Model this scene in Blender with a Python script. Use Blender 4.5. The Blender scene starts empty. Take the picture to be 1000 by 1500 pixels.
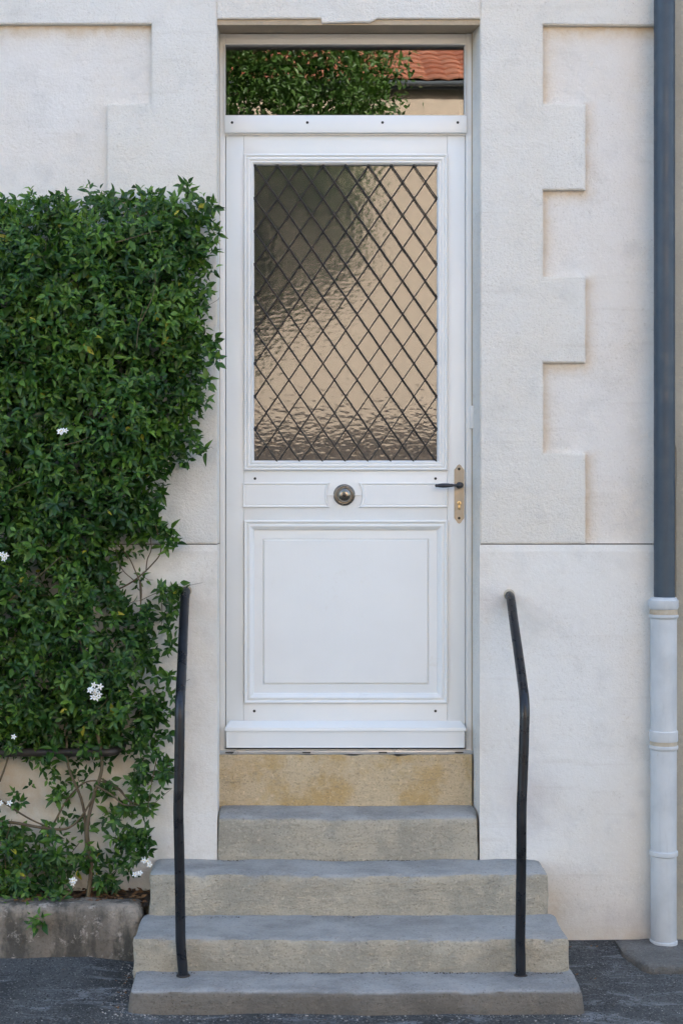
import bpy, bmesh, math, random
import numpy as np
from mathutils import Vector, Matrix, noise as mnoise

random.seed(11)
rng = np.random.default_rng(11)
sc = bpy.context.scene
COL = sc.collection

# ------------------------------------------------------------------ camera, world, sun, exposure
F_PX, PX, PY, DIST, ZC = 2083.0, 465.0, 750.0, 5.33, 1.65
cam_d = bpy.data.cameras.new('camera')
cam = bpy.data.objects.new('camera', cam_d); COL.objects.link(cam)
cam.location = (0, -DIST, ZC); cam.rotation_euler = (math.pi/2, 0, 0)
cam_d.sensor_fit = 'VERTICAL'; cam_d.sensor_height = 36; cam_d.lens = F_PX/1500*36
cam_d.shift_x = (500-PX)/1500; cam_d.clip_start = 0.05; cam_d.clip_end = 500
sc.camera = cam

SUN_EL, SUN_AZ = math.radians(32), math.radians(35)      # azimuth measured from +Y (behind the house) towards +X
w = bpy.data.worlds.new('World'); sc.world = w; w.use_nodes = True
nt = w.node_tree
for n in list(nt.nodes): nt.nodes.remove(n)
sky = nt.nodes.new('ShaderNodeTexSky'); sky.sky_type = 'NISHITA'; sky.sun_disc = False
sky.sun_elevation = SUN_EL; sky.sun_rotation = SUN_AZ
sky.air_density = 1.0; sky.dust_density = 3.2; sky.ozone_density = 0.6; sky.altitude = 50
bg = nt.nodes.new('ShaderNodeBackground'); bg.inputs['Strength'].default_value = 0.13
wo = nt.nodes.new('ShaderNodeOutputWorld')
nt.links.new(sky.outputs[0], bg.inputs[0]); nt.links.new(bg.outputs[0], wo.inputs[0])
sd = bpy.data.lights.new('sun', 'SUN'); sun = bpy.data.objects.new('sun', sd); COL.objects.link(sun)
sd.energy = 4.5; sd.angle = math.radians(0.5); sd.color = (1.0, 0.955, 0.88)
sdir = Vector((math.sin(SUN_AZ)*math.cos(SUN_EL), math.cos(SUN_AZ)*math.cos(SUN_EL), math.sin(SUN_EL)))
sun.rotation_euler = sdir.to_track_quat('Z', 'Y').to_euler(); sun.location = (0, 10, 20)
vs = sc.view_settings
vs.view_transform = 'Standard'; vs.look = 'None'; vs.gamma = 1; vs.use_curve_mapping = False
vs.exposure = 2.42
sc.render.engine = 'CYCLES'
try:
    sc.cycles.max_bounces = 8; sc.cycles.diffuse_bounces = 4; sc.cycles.transparent_max_bounces = 12
    sc.cycles.sample_clamp_indirect = 6; sc.cycles.use_denoising = True
except Exception: pass

def S(Y): return F_PX/(Y+DIST)
def W(px, py, Y): s = S(Y); return Vector(((px-PX)/s, Y, ZC+(PY-py)/s))
def X(px, Y): return (px-PX)/S(Y)
def Z(py, Y): return ZC+(PY-py)/S(Y)

# ------------------------------------------------------------------ materials
class NT:
    def __init__(s, name):
        s.m = bpy.data.materials.new(name); s.m.use_nodes = True; s.t = s.m.node_tree
        s.b = s.t.nodes['Principled BSDF']; s.out = s.t.nodes['Material Output']
        s.geo = s.n('ShaderNodeNewGeometry')
        s.pos = s.geo.outputs['Position']
    def n(s, t, **k):
        o = s.t.nodes.new(t)
        for a, v in k.items(): setattr(o, a, v)
        return o
    def l(s, a, b): s.t.links.new(a, b)
    def scaled(s, v):
        m = s.n('ShaderNodeMapping'); m.inputs['Scale'].default_value = v; s.l(s.pos, m.inputs[0]); return m.outputs[0]
    def noise(s, scale, detail=5, rough=.55, vec=None, dist=0):
        o = s.n('ShaderNodeTexNoise'); o.inputs['Scale'].default_value = scale; o.inputs['Detail'].default_value = detail
        o.inputs['Roughness'].default_value = rough; o.inputs['Distortion'].default_value = dist
        s.l(vec or s.pos, o.inputs['Vector']); return o.outputs[0]
    def vor(s, scale, vec=None, feature='F1', out=0):
        o = s.n('ShaderNodeTexVoronoi', feature=feature); o.inputs['Scale'].default_value = scale
        s.l(vec or s.pos, o.inputs['Vector']); return o.outputs[out]
    def mr(s, v, a, b, c=0, d=1):
        o = s.n('ShaderNodeMapRange'); o.interpolation_type = 'SMOOTHSTEP'
        for i, q in enumerate((a, b, c, d)): o.inputs[i+1].default_value = q
        s.l(v, o.inputs[0]); return o.outputs[0]
    def math(s, op, a, b=None):
        o = s.n('ShaderNodeMath', operation=op)
        for i, q in enumerate((a, b)):
            if q is None: continue
            if isinstance(q, (int, float)): o.inputs[i].default_value = q
            else: s.l(q, o.inputs[i])
        return o.outputs[0]
    def mix(s, f, a, b, mode='MIX'):
        o = s.n('ShaderNodeMix', data_type='RGBA', blend_type=mode)
        for i, q in ((0, f), (6, a), (7, b)):
            if isinstance(q, (int, float)): o.inputs[i].default_value = q
            elif isinstance(q, (tuple, list)): o.inputs[i].default_value = (*q[:3], 1)
            else: s.l(q, o.inputs[i])
        return o.outputs[2]
    def attr(s, name): return s.n('ShaderNodeAttribute', attribute_name=name).outputs['Fac']
    def bump(s, h, dist, strength=1, prev=None):
        o = s.n('ShaderNodeBump'); o.inputs['Distance'].default_value = dist; o.inputs['Strength'].default_value = strength
        s.l(h, o.inputs['Height'])
        if prev is not None: s.l(prev, o.inputs['Normal'])
        return o.outputs[0]
    def fin(s, col, rough=.8, nrm=None, metal=0, spec=.5):
        for k, v in (('Base Color', col), ('Roughness', rough), ('Metallic', metal), ('Specular IOR Level', spec)):
            if isinstance(v, (tuple, list)): s.b.inputs[k].default_value = (*v[:3], 1)
            elif isinstance(v, (int, float)): s.b.inputs[k].default_value = v
            else: s.l(v, s.b.inputs[k])
        if nrm is not None: s.l(nrm, s.b.inputs['Normal'])
        return s.m

def plaster(name, base, warm, grain=1.0, stain_bounce=False, pits=1.0):
    t = NT(name)
    big = t.noise(1.6, 4, .6); med = t.noise(7, 6, .65); fine = t.noise(70, 6, .7)
    c = t.mix(t.mr(big, .35, .68), base, warm)
    dk = tuple(x*.78 for x in base)
    c = t.mix(t.math('MULTIPLY', t.mr(med, .48, .75), .55), c, dk)
    dirt = t.math('MULTIPLY', t.mr(t.noise(38, 8, .75), .55, .75), t.mr(t.noise(3.1, 3, .6), .42, .66))
    c = t.mix(t.math('MULTIPLY', dirt, .8*pits), c, (.36, .31, .235))
    spk = t.math('MULTIPLY', t.mr(t.noise(125, 3, .6), .56, .68), t.mr(t.noise(2.3, 5, .7), .40, .62))
    c = t.mix(t.math('MULTIPLY', spk, .42*pits), c, (.40, .35, .28))
    c = t.mix(t.math('MULTIPLY', t.mr(t.noise(110, 3, .6), .56, .7), .35), c, tuple(min(.88, x*1.12) for x in base))
    pit = t.mr(t.vor(160), 0.02, .16, 1, 0)
    pm = t.math('MULTIPLY', pit, t.mr(t.noise(9, 4, .7), .5, .66))
    c = t.mix(t.math('MULTIPLY', pm, .85*pits), c, (.25, .2, .15))
    streak = t.noise(5, 5, .6, t.scaled((.5, 1, 6)))
    c = t.mix(t.math('MULTIPLY', t.mr(streak, .55, .75), .22), c, (.52, .47, .40))
    if stain_bounce:
        a = t.attr('stain_bounce'); k = t.math('MULTIPLY', a, t.mr(t.noise(14, 5, .7), .25, .7, .3, 1))
        c = t.mix(k, c, (.62, .44, .24))  # ochre for plinth stains and for warm bounce painted on the field
        d = t.attr('damp'); k2 = t.math('MULTIPLY', d, t.mr(t.noise(6, 5, .7), .2, .7, .4, 1))
        c = t.mix(k2, c, (.42, .38, .37))
    n1 = t.bump(fine, .0045*grain)
    n2 = t.bump(t.noise(150, 4, .7), .0022*grain, 1, n1)
    n3 = t.bump(t.noise(9, 4, .5), .006, .8, n2)
    n4 = t.bump(pm, .002, 1, n3); t.b.inputs['Roughness'].default_value = .9
    n5 = t.bump(streak, .0018*grain, .6, n4)
    return t.fin(c, .9, n5, 0, .25)

def paint(name, col, rough=.35, grain=.0003, wear=0.04):
    t = NT(name)
    g = t.noise(14, 4, .5, t.scaled((6, 1, .35)))
    c = t.mix(t.mr(t.noise(3, 5, .6), .3, .75), col, tuple(x*(1-wear) for x in col))
    k = t.math('MULTIPLY', t.mr(t.noise(11, 7, .75), .58, .72), t.mr(t.noise(2.5, 3, .6), .45, .62))
    c = t.mix(t.math('MULTIPLY', k, .35 if wear == .04 else 0), c, tuple(x*q for x, q in zip(col, (.80, .76, .68))))
    return t.fin(c, rough, t.bump(g, grain, .5, t.bump(t.noise(120, 3), grain*.5)))

def stone(name, face, alt, top, bumpk=1.0):
    t = NT(name)
    oi = t.n('ShaderNodeObjectInfo')
    off = t.n('ShaderNodeVectorMath', operation='ADD'); t.l(t.pos, off.inputs[0]); t.l(oi.outputs['Random'], off.inputs[1])
    P = off.outputs[0]
    big = t.noise(4.5, 6, .65, P); gr = t.noise(60, 8, .75, P)
    mp = t.n('ShaderNodeMapping'); mp.inputs['Scale'].default_value = (.75, 1, 1.9); t.l(P, mp.inputs[0])
    stk = t.noise(34, 7, .7, mp.outputs[0])
    c = t.mix(t.mr(big, .42, .60), face, alt)
    c = t.mix(t.math('MULTIPLY', t.mr(t.noise(2.2, 4, .6, P), .5, .7), .4), c, tuple(min(1, x*1.3) for x in face))
    c = t.mix(t.math('MULTIPLY', t.mr(stk, .52, .70), .6), c, tuple(x*.6 for x in face))
    c = t.mix(t.math('MULTIPLY', t.mr(gr, .52, .7), .6), c, tuple(min(1, x*1.45) for x in face))
    c = t.mix(t.math('MULTIPLY', t.mr(t.noise(130, 3, .6, P), .54, .66), .5), c, tuple(x*.5 for x in face))
    sep = t.n('ShaderNodeSeparateXYZ'); t.l(t.geo.outputs['Normal'], sep.inputs[0])
    up = t.mr(sep.outputs['Z'], .45, .8)
    tc = t.mix(t.mr(t.noise(5, 7, .7, mp.outputs[0], .15), .36, .66), tuple(min(1, x*1.10) for x in top), tuple(x*.72 for x in top))
    tc = t.mix(t.math('MULTIPLY', t.mr(t.noise(90, 6, .8, P), .52, .7), .5), tc, (.46, .47, .46))
    tc = t.mix(t.math('MULTIPLY', t.mr(t.noise(120, 4, .7, P), .55, .68), .6), tc, tuple(x*.45 for x in top))
    c = t.mix(up, c, tc)
    pit = t.mr(t.vor(90, P), .03, .25, 1, 0)
    pitm = t.math('MULTIPLY', pit, t.mr(t.noise(11, 4, .7, P), .42, .58))
    c = t.mix(t.math('MULTIPLY', pitm, .8), c, tuple(x*.35 for x in face))
    n = t.bump(stk, .010*bumpk, 1); n = t.bump(gr, .007*bumpk, 1, n); n = t.bump(pitm, -.004*bumpk, 1, n)
    return t.fin(c, t.mr(gr, .3, .7, .6, .9), n, 0, .4)

M = {}
M['surround'] = plaster('surround_plaster', (.79, .775, .73), (.77, .73, .655), 1.25)
M['field'] = plaster('field_plaster', (.79, .765, .725), (.77, .715, .64), 1.0, True, .8)
M['plinth'] = plaster('plinth_plaster', (.79, .785, .755), (.76, .725, .665), .6, True, .6)
M['neighbour'] = plaster('neighbour_plaster', (.47, .45, .38), (.40, .37, .30), 1.1, False, 1.3)
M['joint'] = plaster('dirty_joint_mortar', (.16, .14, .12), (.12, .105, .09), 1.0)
M['lintel'] = plaster('lintel_stone', (.58, .48, .36), (.50, .41, .30), 1.2)
M['white'] = paint('white_door_paint', (.82, .84, .835))
M['white2'] = paint('white_frame_paint', (.80, .79, .765), .4)
M['sealant'] = paint('beige_sealant', (.45, .38, .28), .7)
M['step_ochre'] = stone('ochre_step_stone', (.60, .48, .31), (.52, .36, .16), (.44, .40, .32), .6)
M['step'] = stone('grey_step_stone', (.54, .48, .37), (.41, .375, .30), (.40, .40, .385))
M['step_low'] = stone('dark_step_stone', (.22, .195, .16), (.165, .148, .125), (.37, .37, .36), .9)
def kerbmat():
    t = NT('mossy_kerb_concrete')
    a = t.noise(5, 7, .7); d = t.noise(9, 6, .65, t.scaled((1, 1, .35))); f = t.noise(70, 6, .75)
    c = t.mix(t.mr(a, .35, .6), (.36, .31, .25), (.22, .19, .155))
    c = t.mix(t.math('MULTIPLY', t.mr(d, .45, .6), .85), c, (.085, .08, .068))
    c = t.mix(t.math('MULTIPLY', t.mr(t.noise(22, 6, .75), .56, .66), .75), c, (.52, .46, .40))
    c = t.mix(t.math('MULTIPLY', t.mr(f, .5, .68), .45), c, (.07, .062, .05))
    return t.fin(c, .95, t.bump(t.noise(34, 7, .7), .012, 1, t.bump(f, .004)), 0, .2)
M['kerb'] = kerbmat()
M['block'] = stone('pipe_block_stone', (.17, .16, .14), (.11, .10, .09), (.19, .185, .17), 1.3)

def metal_paint(name, a, b, rough=.45, chips=None, metal=0.0):
    t = NT(name)
    c = t.mix(t.mr(t.noise(6, 6, .65), .35, .7), a, b)
    st = t.noise(18, 6, .7, t.scaled((3, 3, .35)))
    c = t.mix(t.math('MULTIPLY', t.mr(st, .5, .75), .35), c, tuple(x*.7 for x in a))
    if chips:
        k = t.mr(t.noise(55, 6, .8, t.scaled((1, 1, .3))), .66, .72)
        c = t.mix(t.math('MULTIPLY', k, .7), c, chips)
    n = t.bump(t.noise(60, 5, .6), .0003, .5)
    return t.fin(c, t.mr(t.noise(20, 5), .3, .7, rough-.08, rough+.15), n, metal)
M['zinc'] = metal_paint('slate_blue_pipe_paint', (.028, .048, .072), (.044, .066, .088), .42)
M['iron_pale'] = metal_paint('pale_blue_cast_iron_paint', (.58, .61, .63), (.49, .52, .54), .5, (.36, .28, .18))
M['iron_rust'] = metal_paint('worn_joint_paint', (.55, .50, .40), (.36, .28, .19), .7)
M['rail'] = metal_paint('black_rail_paint', (.006, .007, .010), (.013, .016, .022), (.30), (.05, .055, .06))
M['bar'] = metal_paint('dark_bar_paint', (.02, .018, .016), (.045, .035, .028), .5)
M['wire'] = metal_paint('dark_grille_iron', (.035, .032, .029), (.055, .05, .044), .45, None, .3)
M['bronze'] = metal_paint('aged_bronze', (.30, .26, .21), (.20, .175, .15), .26, None, 1.0)
M['bronze_dark'] = metal_paint('dark_bronze', (.09, .085, .08), (.05, .05, .05), .35, None, .9)
M['plate'] = metal_paint('champagne_plate', (.42, .37, .30), (.36, .32, .26), .42, None, .6)
M['brass'] = metal_paint('brass_cylinder', (.75, .56, .30), (.65, .48, .25), .3, None, 1.0)
M['lever'] = metal_paint('gunmetal_lever', (.045, .05, .06), (.07, .075, .085), .32, None, .7)
M['black'] = metal_paint('black_plastic', (.01, .01, .01), (.02, .02, .02), .5)
M['alu'] = metal_paint('aluminium_threshold', (.62, .63, .64), (.55, .56, .58), .35, None, .6)
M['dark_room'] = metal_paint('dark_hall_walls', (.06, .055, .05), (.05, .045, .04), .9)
M['bark'] = plaster('bark', (.14, .10, .065), (.09, .065, .045), 2)
M['vine_stem'] = metal_paint('vine_stem_bark', (.15, .115, .06), (.085, .06, .04), .8)
M['gutter'] = metal_paint('grey_gutter', (.20, .23, .26), (.16, .19, .22), .4)
M['far_wall'] = plaster('opposite_cream_plaster', (.69, .57, .45), (.63, .515, .40), 1)
M['petal'] = paint('white_petal', (.86, .86, .82), .5)
M['stamen'] = paint('yellow_stamen', (.7, .5, .06), .5)

# asphalt
t = NT('asphalt')
base = t.mix(t.mr(t.noise(2.2, 5, .6), .35, .65), (.040, .043, .043), (.090, .096, .096))
pale = t.math('MULTIPLY', t.mr(t.noise(9, 8, .78, t.scaled((.5, 1.6, 1)), .8), .50, .62), t.mr(t.noise(1.4, 3), .3, .5))
base = t.mix(t.math('MULTIPLY', pale, .8), base, (.22, .235, .25))
agg = t.vor(210, None, 'F1', 1)
sp = t.n('ShaderNodeSeparateColor'); t.l(agg, sp.inputs[0])
base = t.mix(t.mr(sp.outputs[0], .82, .98), base, (.17, .17, .165))
base = t.mix(t.mr(sp.outputs[1], .8, 1), base, (.015, .015, .015))
n = t.bump(t.vor(210), .004, .8); n = t.bump(t.noise(30, 6, .7), .006, .6, n)
M['asphalt'] = t.fin(base, .8, n, 0, .4)
# soil
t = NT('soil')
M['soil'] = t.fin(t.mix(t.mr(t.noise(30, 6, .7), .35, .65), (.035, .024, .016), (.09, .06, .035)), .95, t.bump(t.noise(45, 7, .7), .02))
t = NT('dry_leaf')
oi = t.geo.outputs['Random Per Island']
M['litter'] = t.fin(t.mix(oi, (.10, .045, .02), (.22, .12, .05)), .8)
t = NT('pale_grit')
M['grit'] = t.fin(t.mix(t.geo.outputs['Random Per Island'], (.07, .065, .06), (.45, .43, .40)), .9)

# leaves
def leafmat(name, dark, mid, lite, yel):
    t = NT(name)
    a = t.attr('tint')
    r = t.n('ShaderNodeValToRGB'); t.l(a, r.inputs[0]); e = r.color_ramp.elements
    e[0].position = 0; e[0].color = (*dark, 1); e[1].position = 1; e[1].color = (*yel, 1)
    for p, c in ((.45, mid), (.85, lite), (.965, tuple(x*1.25 for x in lite))):
        q = e.new(p); q.color = (*c, 1)
    c = t.mix(t.mr(t.noise(60, 3), .3, .7, 0, .25), r.outputs[0], dark)
    t.fin(c, .42, t.bump(t.noise(180, 3), .0006), 0, .45)
    tr = t.n('ShaderNodeBsdfTranslucent'); mx = t.n('ShaderNodeMixShader'); mx.inputs[0].default_value = .22
    t.l(t.mix(1, c, (1.5, 1.7, .7), 'MULTIPLY'), tr.inputs[0])
    t.l(t.b.outputs[0], mx.inputs[1]); t.l(tr.outputs[0], mx.inputs[2]); t.l(mx.outputs[0], t.out.inputs[0])
    return t.m
M['leaf'] = leafmat('vine_leaf', (.013, .048, .009), (.044, .120, .018), (.125, .24, .034), (.50, .46, .05))
M['tree_leaf'] = leafmat('tree_leaf', (.04, .09, .018), (.08, .17, .035), (.15, .26, .055), (.2, .3, .06))

# glass: fresnel reflection over see-through pane
def glass(name, ior, tint, bumpf=None, rough=0.0, dust=0.0):
    t = NT(name)
    t.t.nodes.remove(t.b)
    fr = t.n('ShaderNodeFresnel'); fr.inputs[0].default_value = ior
    gl = t.n('ShaderNodeBsdfGlossy'); gl.inputs['Roughness'].default_value = rough
    tp = t.n('ShaderNodeBsdfTransparent'); tp.inputs[0].default_value = (*tint, 1)
    mx = t.n('ShaderNodeMixShader')
    t.l(fr.outputs[0], mx.inputs[0]); t.l(tp.outputs[0], mx.inputs[1]); t.l(gl.outputs[0], mx.inputs[2])
    if bumpf:
        n = bumpf(t); t.l(n, gl.inputs['Normal'])
    o = mx.outputs[0]
    if dust:
        df = t.n('ShaderNodeBsdfDiffuse'); df.inputs[0].default_value = (.62, .54, .48, 1)
        m2 = t.n('ShaderNodeMixShader'); m2.inputs[0].default_value = dust
        t.l(o, m2.inputs[1]); t.l(df.outputs[0], m2.inputs[2]); o = m2.outputs[0]
    t.l(o, t.out.inputs[0]); return t.m
def hammered(t):
    v = t.noise(70, .6, .4, t.scaled((.75, 1, 1.35)), .15)
    n = t.bump(v, .00036, 1)
    return t.bump(t.noise(150, 2, .5), .00006, 1, n)
M['glass_clear'] = glass('clear_transom_glass', 2.1, (.5, .5, .5), lambda t: t.bump(t.noise(3, 2), .0004, .5))
M['glass_rough'] = glass('hammered_glass', 2.15, (.35, .35, .35), hammered, .012, .07)

# roof tile
t = NT('terracotta')
r = t.math('FRACT', t.math('ADD', t.n('ShaderNodeObjectInfo').outputs['Random'], t.geo.outputs['Random Per Island']))
c = t.mix(r, (.36, .12, .065), (.50, .21, .125))
c = t.mix(t.math('MULTIPLY', t.mr(t.noise(12, 6, .7), .5, .7), .6), c, (.22, .11, .07))
M['tile'] = t.fin(c, .85, t.bump(t.noise(60, 5), .003))

# ------------------------------------------------------------------ builders
WP = {}
def link(o, world, parent):
    WP[o.name] = Vector(world)
    if parent is not None:
        o.parent = parent; o.location = Vector(world)-WP[parent.name]
    else: o.location = world
    COL.objects.link(o); return o
def thing(name, loc, label, cat, group=None):
    o = bpy.data.objects.new(name, None); o.empty_display_size = .05; link(o, loc, None)
    o['label'] = label; o['category'] = cat
    if group: o['group'] = group
    return o
def tag(o, label=None, cat=None, group=None, kind=None):
    for k, v in (('label', label), ('category', cat), ('group', group), ('kind', kind)):
        if v: o[k] = v
    return o
def obj(name, verts, faces, mat, parent=None, smooth=False, angle=None, mats=None, midx=None):
    v = np.asarray([tuple(p) for p in verts], float)
    c = (v.min(0)+v.max(0))/2
    if parent is None: c[2] = v[:, 2].min()
    me = bpy.data.meshes.new(name); me.from_pydata((v-c).tolist(), [], faces); me.update()
    for m in (mats or [mat]): me.materials.append(m)
    if midx is not None: me.polygons.foreach_set('material_index', midx)
    if smooth:
        me.polygons.foreach_set('use_smooth', [True]*len(me.polygons))
        if angle:
            me.set_sharp_from_angle(angle=math.radians(angle))
    o = bpy.data.objects.new(name, me); return link(o, c, parent)

class MB:
    def __init__(s): s.v = []; s.f = []
    def add(s, v, f): b = len(s.v); s.v += [tuple(p) for p in v]; s.f += [tuple(i+b for i in q) for q in f]
    def box(s, x0, x1, y0, y1, z0, z1, bev=0.0):
        if bev <= 0:
            v = [(x, y, z) for x in (x0, x1) for y in (y0, y1) for z in (z0, z1)]
            s.add(v, [(0, 1, 3, 2), (4, 6, 7, 5), (0, 4, 5, 1), (2, 3, 7, 6), (0, 2, 6, 4), (1, 5, 7, 3)])
        else:
            bm = bmesh.new(); bmesh.ops.create_cube(bm, size=1)
            for q in bm.verts: q.co = Vector(((x0+x1)/2+q.co.x*(x1-x0), (y0+y1)/2+q.co.y*(y1-y0), (z0+z1)/2+q.co.z*(z1-z0)))
            bmesh.ops.bevel(bm, geom=bm.edges[:], offset=bev, segments=2, affect='EDGES', profile=.5)
            bm.verts.index_update()
            s.add([q.co for q in bm.verts], [[q.index for q in f.verts] for f in bm.faces]); bm.free()
        return s
    def prism(s, pts, y0, y1, bev=0.0, seg=1):
        """outline pts (x,z) -> solid between y0 (front) and y1 (back), front rim rounded"""
        bm = bmesh.new()
        fr = [bm.verts.new((x, y0, z)) for x, z in pts]; bk = [bm.verts.new((x, y1, z)) for x, z in pts]
        n = len(pts); f = bm.faces.new(fr); bm.faces.new(bk[::-1])
        for i in range(n): bm.faces.new((fr[i], bk[i], bk[(i+1) % n], fr[(i+1) % n]))
        bmesh.ops.recalc_face_normals(bm, faces=bm.faces[:])
        if bev:
            e = [q for q in f.edges]; bmesh.ops.bevel(bm, geom=e, offset=bev, segments=seg, affect='EDGES', clamp_overlap=True)
        bmesh.ops.triangulate(bm, faces=[q for q in bm.faces if len(q.verts) > 4])
        bm.verts.index_update()
        s.add([q.co for q in bm.verts], [[q.index for q in f.verts] for f in bm.faces]); bm.free(); return s
    def lathe(s, prof, origin, axis, n=24):
        """prof: (radius, distance along axis)"""
        a = Vector(axis).normalized(); u = a.orthogonal().normalized(); w2 = a.cross(u)
        o = Vector(origin); v = []; f = []
        for r, d in prof:
            for i in range(n):
                g = 2*math.pi*i/n; v.append(o+a*d+(u*math.cos(g)+w2*math.sin(g))*max(r, 1e-5))
        for j in range(len(prof)-1):
            for i in range(n):
                k = (i+1) % n; f.append((j*n+i, j*n+k, (j+1)*n+k, (j+1)*n+i))
        f.append(tuple(range(n))[::-1]); f.append(tuple(range((len(prof)-1)*n, len(prof)*n)))
        s.add(v, f); return s
    def tube(s, pts, rad, n=8, cap=True):
        pts = [Vector(p) for p in pts]; m = len(pts)
        R = rad if isinstance(rad, (list, tuple)) else [rad]*m
        tg = [(pts[min(i+1, m-1)]-pts[max(i-1, 0)]).normalized() for i in range(m)]
        u = tg[0].orthogonal().normalized(); v = []; f = []
        for i in range(m):
            u = (u-tg[i]*u.dot(tg[i])).normalized(); b = tg[i].cross(u)
            for k in range(n):
                g = 2*math.pi*k/n; v.append(pts[i]+(u*math.cos(g)+b*math.sin(g))*R[i])
        for j in range(m-1):
            for k in range(n):
                q = (k+1) % n; f.append((j*n+k, j*n+q, (j+1)*n+q, (j+1)*n+k))
        if cap: f.append(tuple(range(n))[::-1]); f.append(tuple(range((m-1)*n, m*n)))
        s.add(v, f); return s
    def build(s, name, mat, parent=None, **k): return obj(name, s.v, s.f, mat, parent, **k)

def catmull(P, k=6):
    P = [Vector(p) for p in P]; Q = [P[0]*2-P[1]]+P+[P[-1]*2-P[-2]]; out = []
    for i in range(1, len(Q)-2):
        a, b, c, d = Q[i-1:i+3]
        for j in range(k):
            t_ = j/k
            out.append(.5*((2*b)+(c-a)*t_+(2*a-5*b+4*c-d)*t_*t_+(3*b-a-3*c+d)*t_**3))
    out.append(P[-1]); return out

def fillet(P, r, k=6):
    """polyline with rounded corners"""
    P = [Vector(p) for p in P]; out = [P[0]]
    for i in range(1, len(P)-1):
        a = (P[i-1]-P[i]); b = (P[i+1]-P[i]); q = min(r, a.length*.45, b.length*.45)
        s0 = P[i]+a.normalized()*q; s1 = P[i]+b.normalized()*q
        for j in range(k+1):
            t_ = j/k; out.append(s0*(1-t_)**2+P[i]*2*t_*(1-t_)+s1*t_*t_)
    out.append(P[-1]); return out

def densify(P, step=.03):
    out = []
    for i in range(len(P)-1):
        a, b = Vector(P[i]), Vector(P[i+1]); n = max(1, int((b-a).length/step))
        out += [a.lerp(b, j/n) for j in range(n)]
    out.append(Vector(P[-1])); return out

def rough_outline(pts, step=.02, amp=.0012, seed=0):
    out = []
    n = len(pts)
    for i in range(n):
        a, b = pts[i], pts[(i+1) % n]; L = math.hypot(b[0]-a[0], b[1]-a[1])
        if L > 4: out.append(a); continue
        m = max(1, int(L/step)); nx, nz = -(b[1]-a[1])/L, (b[0]-a[0])/L
        for j in range(m):
            x = a[0]+(b[0]-a[0])*j/m; z = a[1]+(b[1]-a[1])*j/m
            d = 0 if j == 0 else amp*(mnoise.noise(Vector((x*9, seed, z*9)))*1.2+mnoise.noise(Vector((x*40, seed+5, z*40)))*.9)
            out.append((x+nx*d, z+nz*d))
    return out

def stone_block(name, x0, x1, y0, y1, z0, z1, mat, parent=None, r=.012, amp=.003, res=.022, seed=0, sag=0.0, warp=None):
    """worn block: rounded box on a grid, pushed in and out by noise"""
    sx, sy, sz = x1-x0, y1-y0, z1-z0
    nx, ny, nz = [max(2, int(q/res)) for q in (sx, sy, sz)]
    idx = {}; V = []; Fc = []
    def vid(i, j, k):
        key = (i, j, k)
        if key not in idx: idx[key] = len(V); V.append((i/nx, j/ny, k/nz))
        return idx[key]
    for i in range(nx):
        for j in range(ny):
            Fc.append((vid(i, j, 0), vid(i, j+1, 0), vid(i+1, j+1, 0), vid(i+1, j, 0)))
            Fc.append((vid(i, j, nz), vid(i+1, j, nz), vid(i+1, j+1, nz), vid(i, j+1, nz)))
    for i in range(nx):
        for k in range(nz):
            Fc.append((vid(i, 0, k), vid(i+1, 0, k), vid(i+1, 0, k+1), vid(i, 0, k+1)))
            Fc.append((vid(i, ny, k), vid(i, ny, k+1), vid(i+1, ny, k+1), vid(i+1, ny, k)))
    for j in range(ny):
        for k in range(nz):
            Fc.append((vid(0, j, k), vid(0, j, k+1), vid(0, j+1, k+1), vid(0, j+1, k)))
            Fc.append((vid(nx, j, k), vid(nx, j+1, k), vid(nx, j+1, k+1), vid(nx, j, k+1)))
    out = []
    for a, b, c in V:
        p = Vector((x0+a*sx, y0+b*sy, z0+c*sz))
        # squeeze grid lines towards the rims so the rounding has vertices
        q = Vector((min(max(p.x, x0+r), x1-r), min(max(p.y, y0+r), y1-r), min(max(p.z, z0+r), z1-r)))
        d = p-q
        if d.length > 1e-6: n_ = d.normalized(); p = q+n_*r
        else: n_ = Vector((0, 0, 0))
        e = n_ if n_.length else Vector((0, 0, 1))
        f = mnoise.fractal(Vector((p.x*5+seed*7, p.y*5, p.z*9)), 1, 2, 4)*amp*1.5 + mnoise.noise(Vector((p.x*34, p.y*34+seed, p.z*34)))*amp*.5
        p = p+e*f
        if c > .6 and sag: p.z -= sag*math.exp(-((a-.52)/.24)**2)*(1-b*.7)
        # nicks along the front top rim
        if b < .12 and c > .8:
            nk = max(0, mnoise.noise(Vector((p.x*11+seed*3, 1, 2)))-.12)*.026+max(0, mnoise.noise(Vector((p.x*31+seed*3, 4, 2)))-.3)*.02
            p.y += nk; p.z -= nk*.6
        if warp: p = warp(p, a, b, c)
        out.append(p)
    return obj(name, out, Fc, mat, parent, smooth=True, angle=50)

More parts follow.
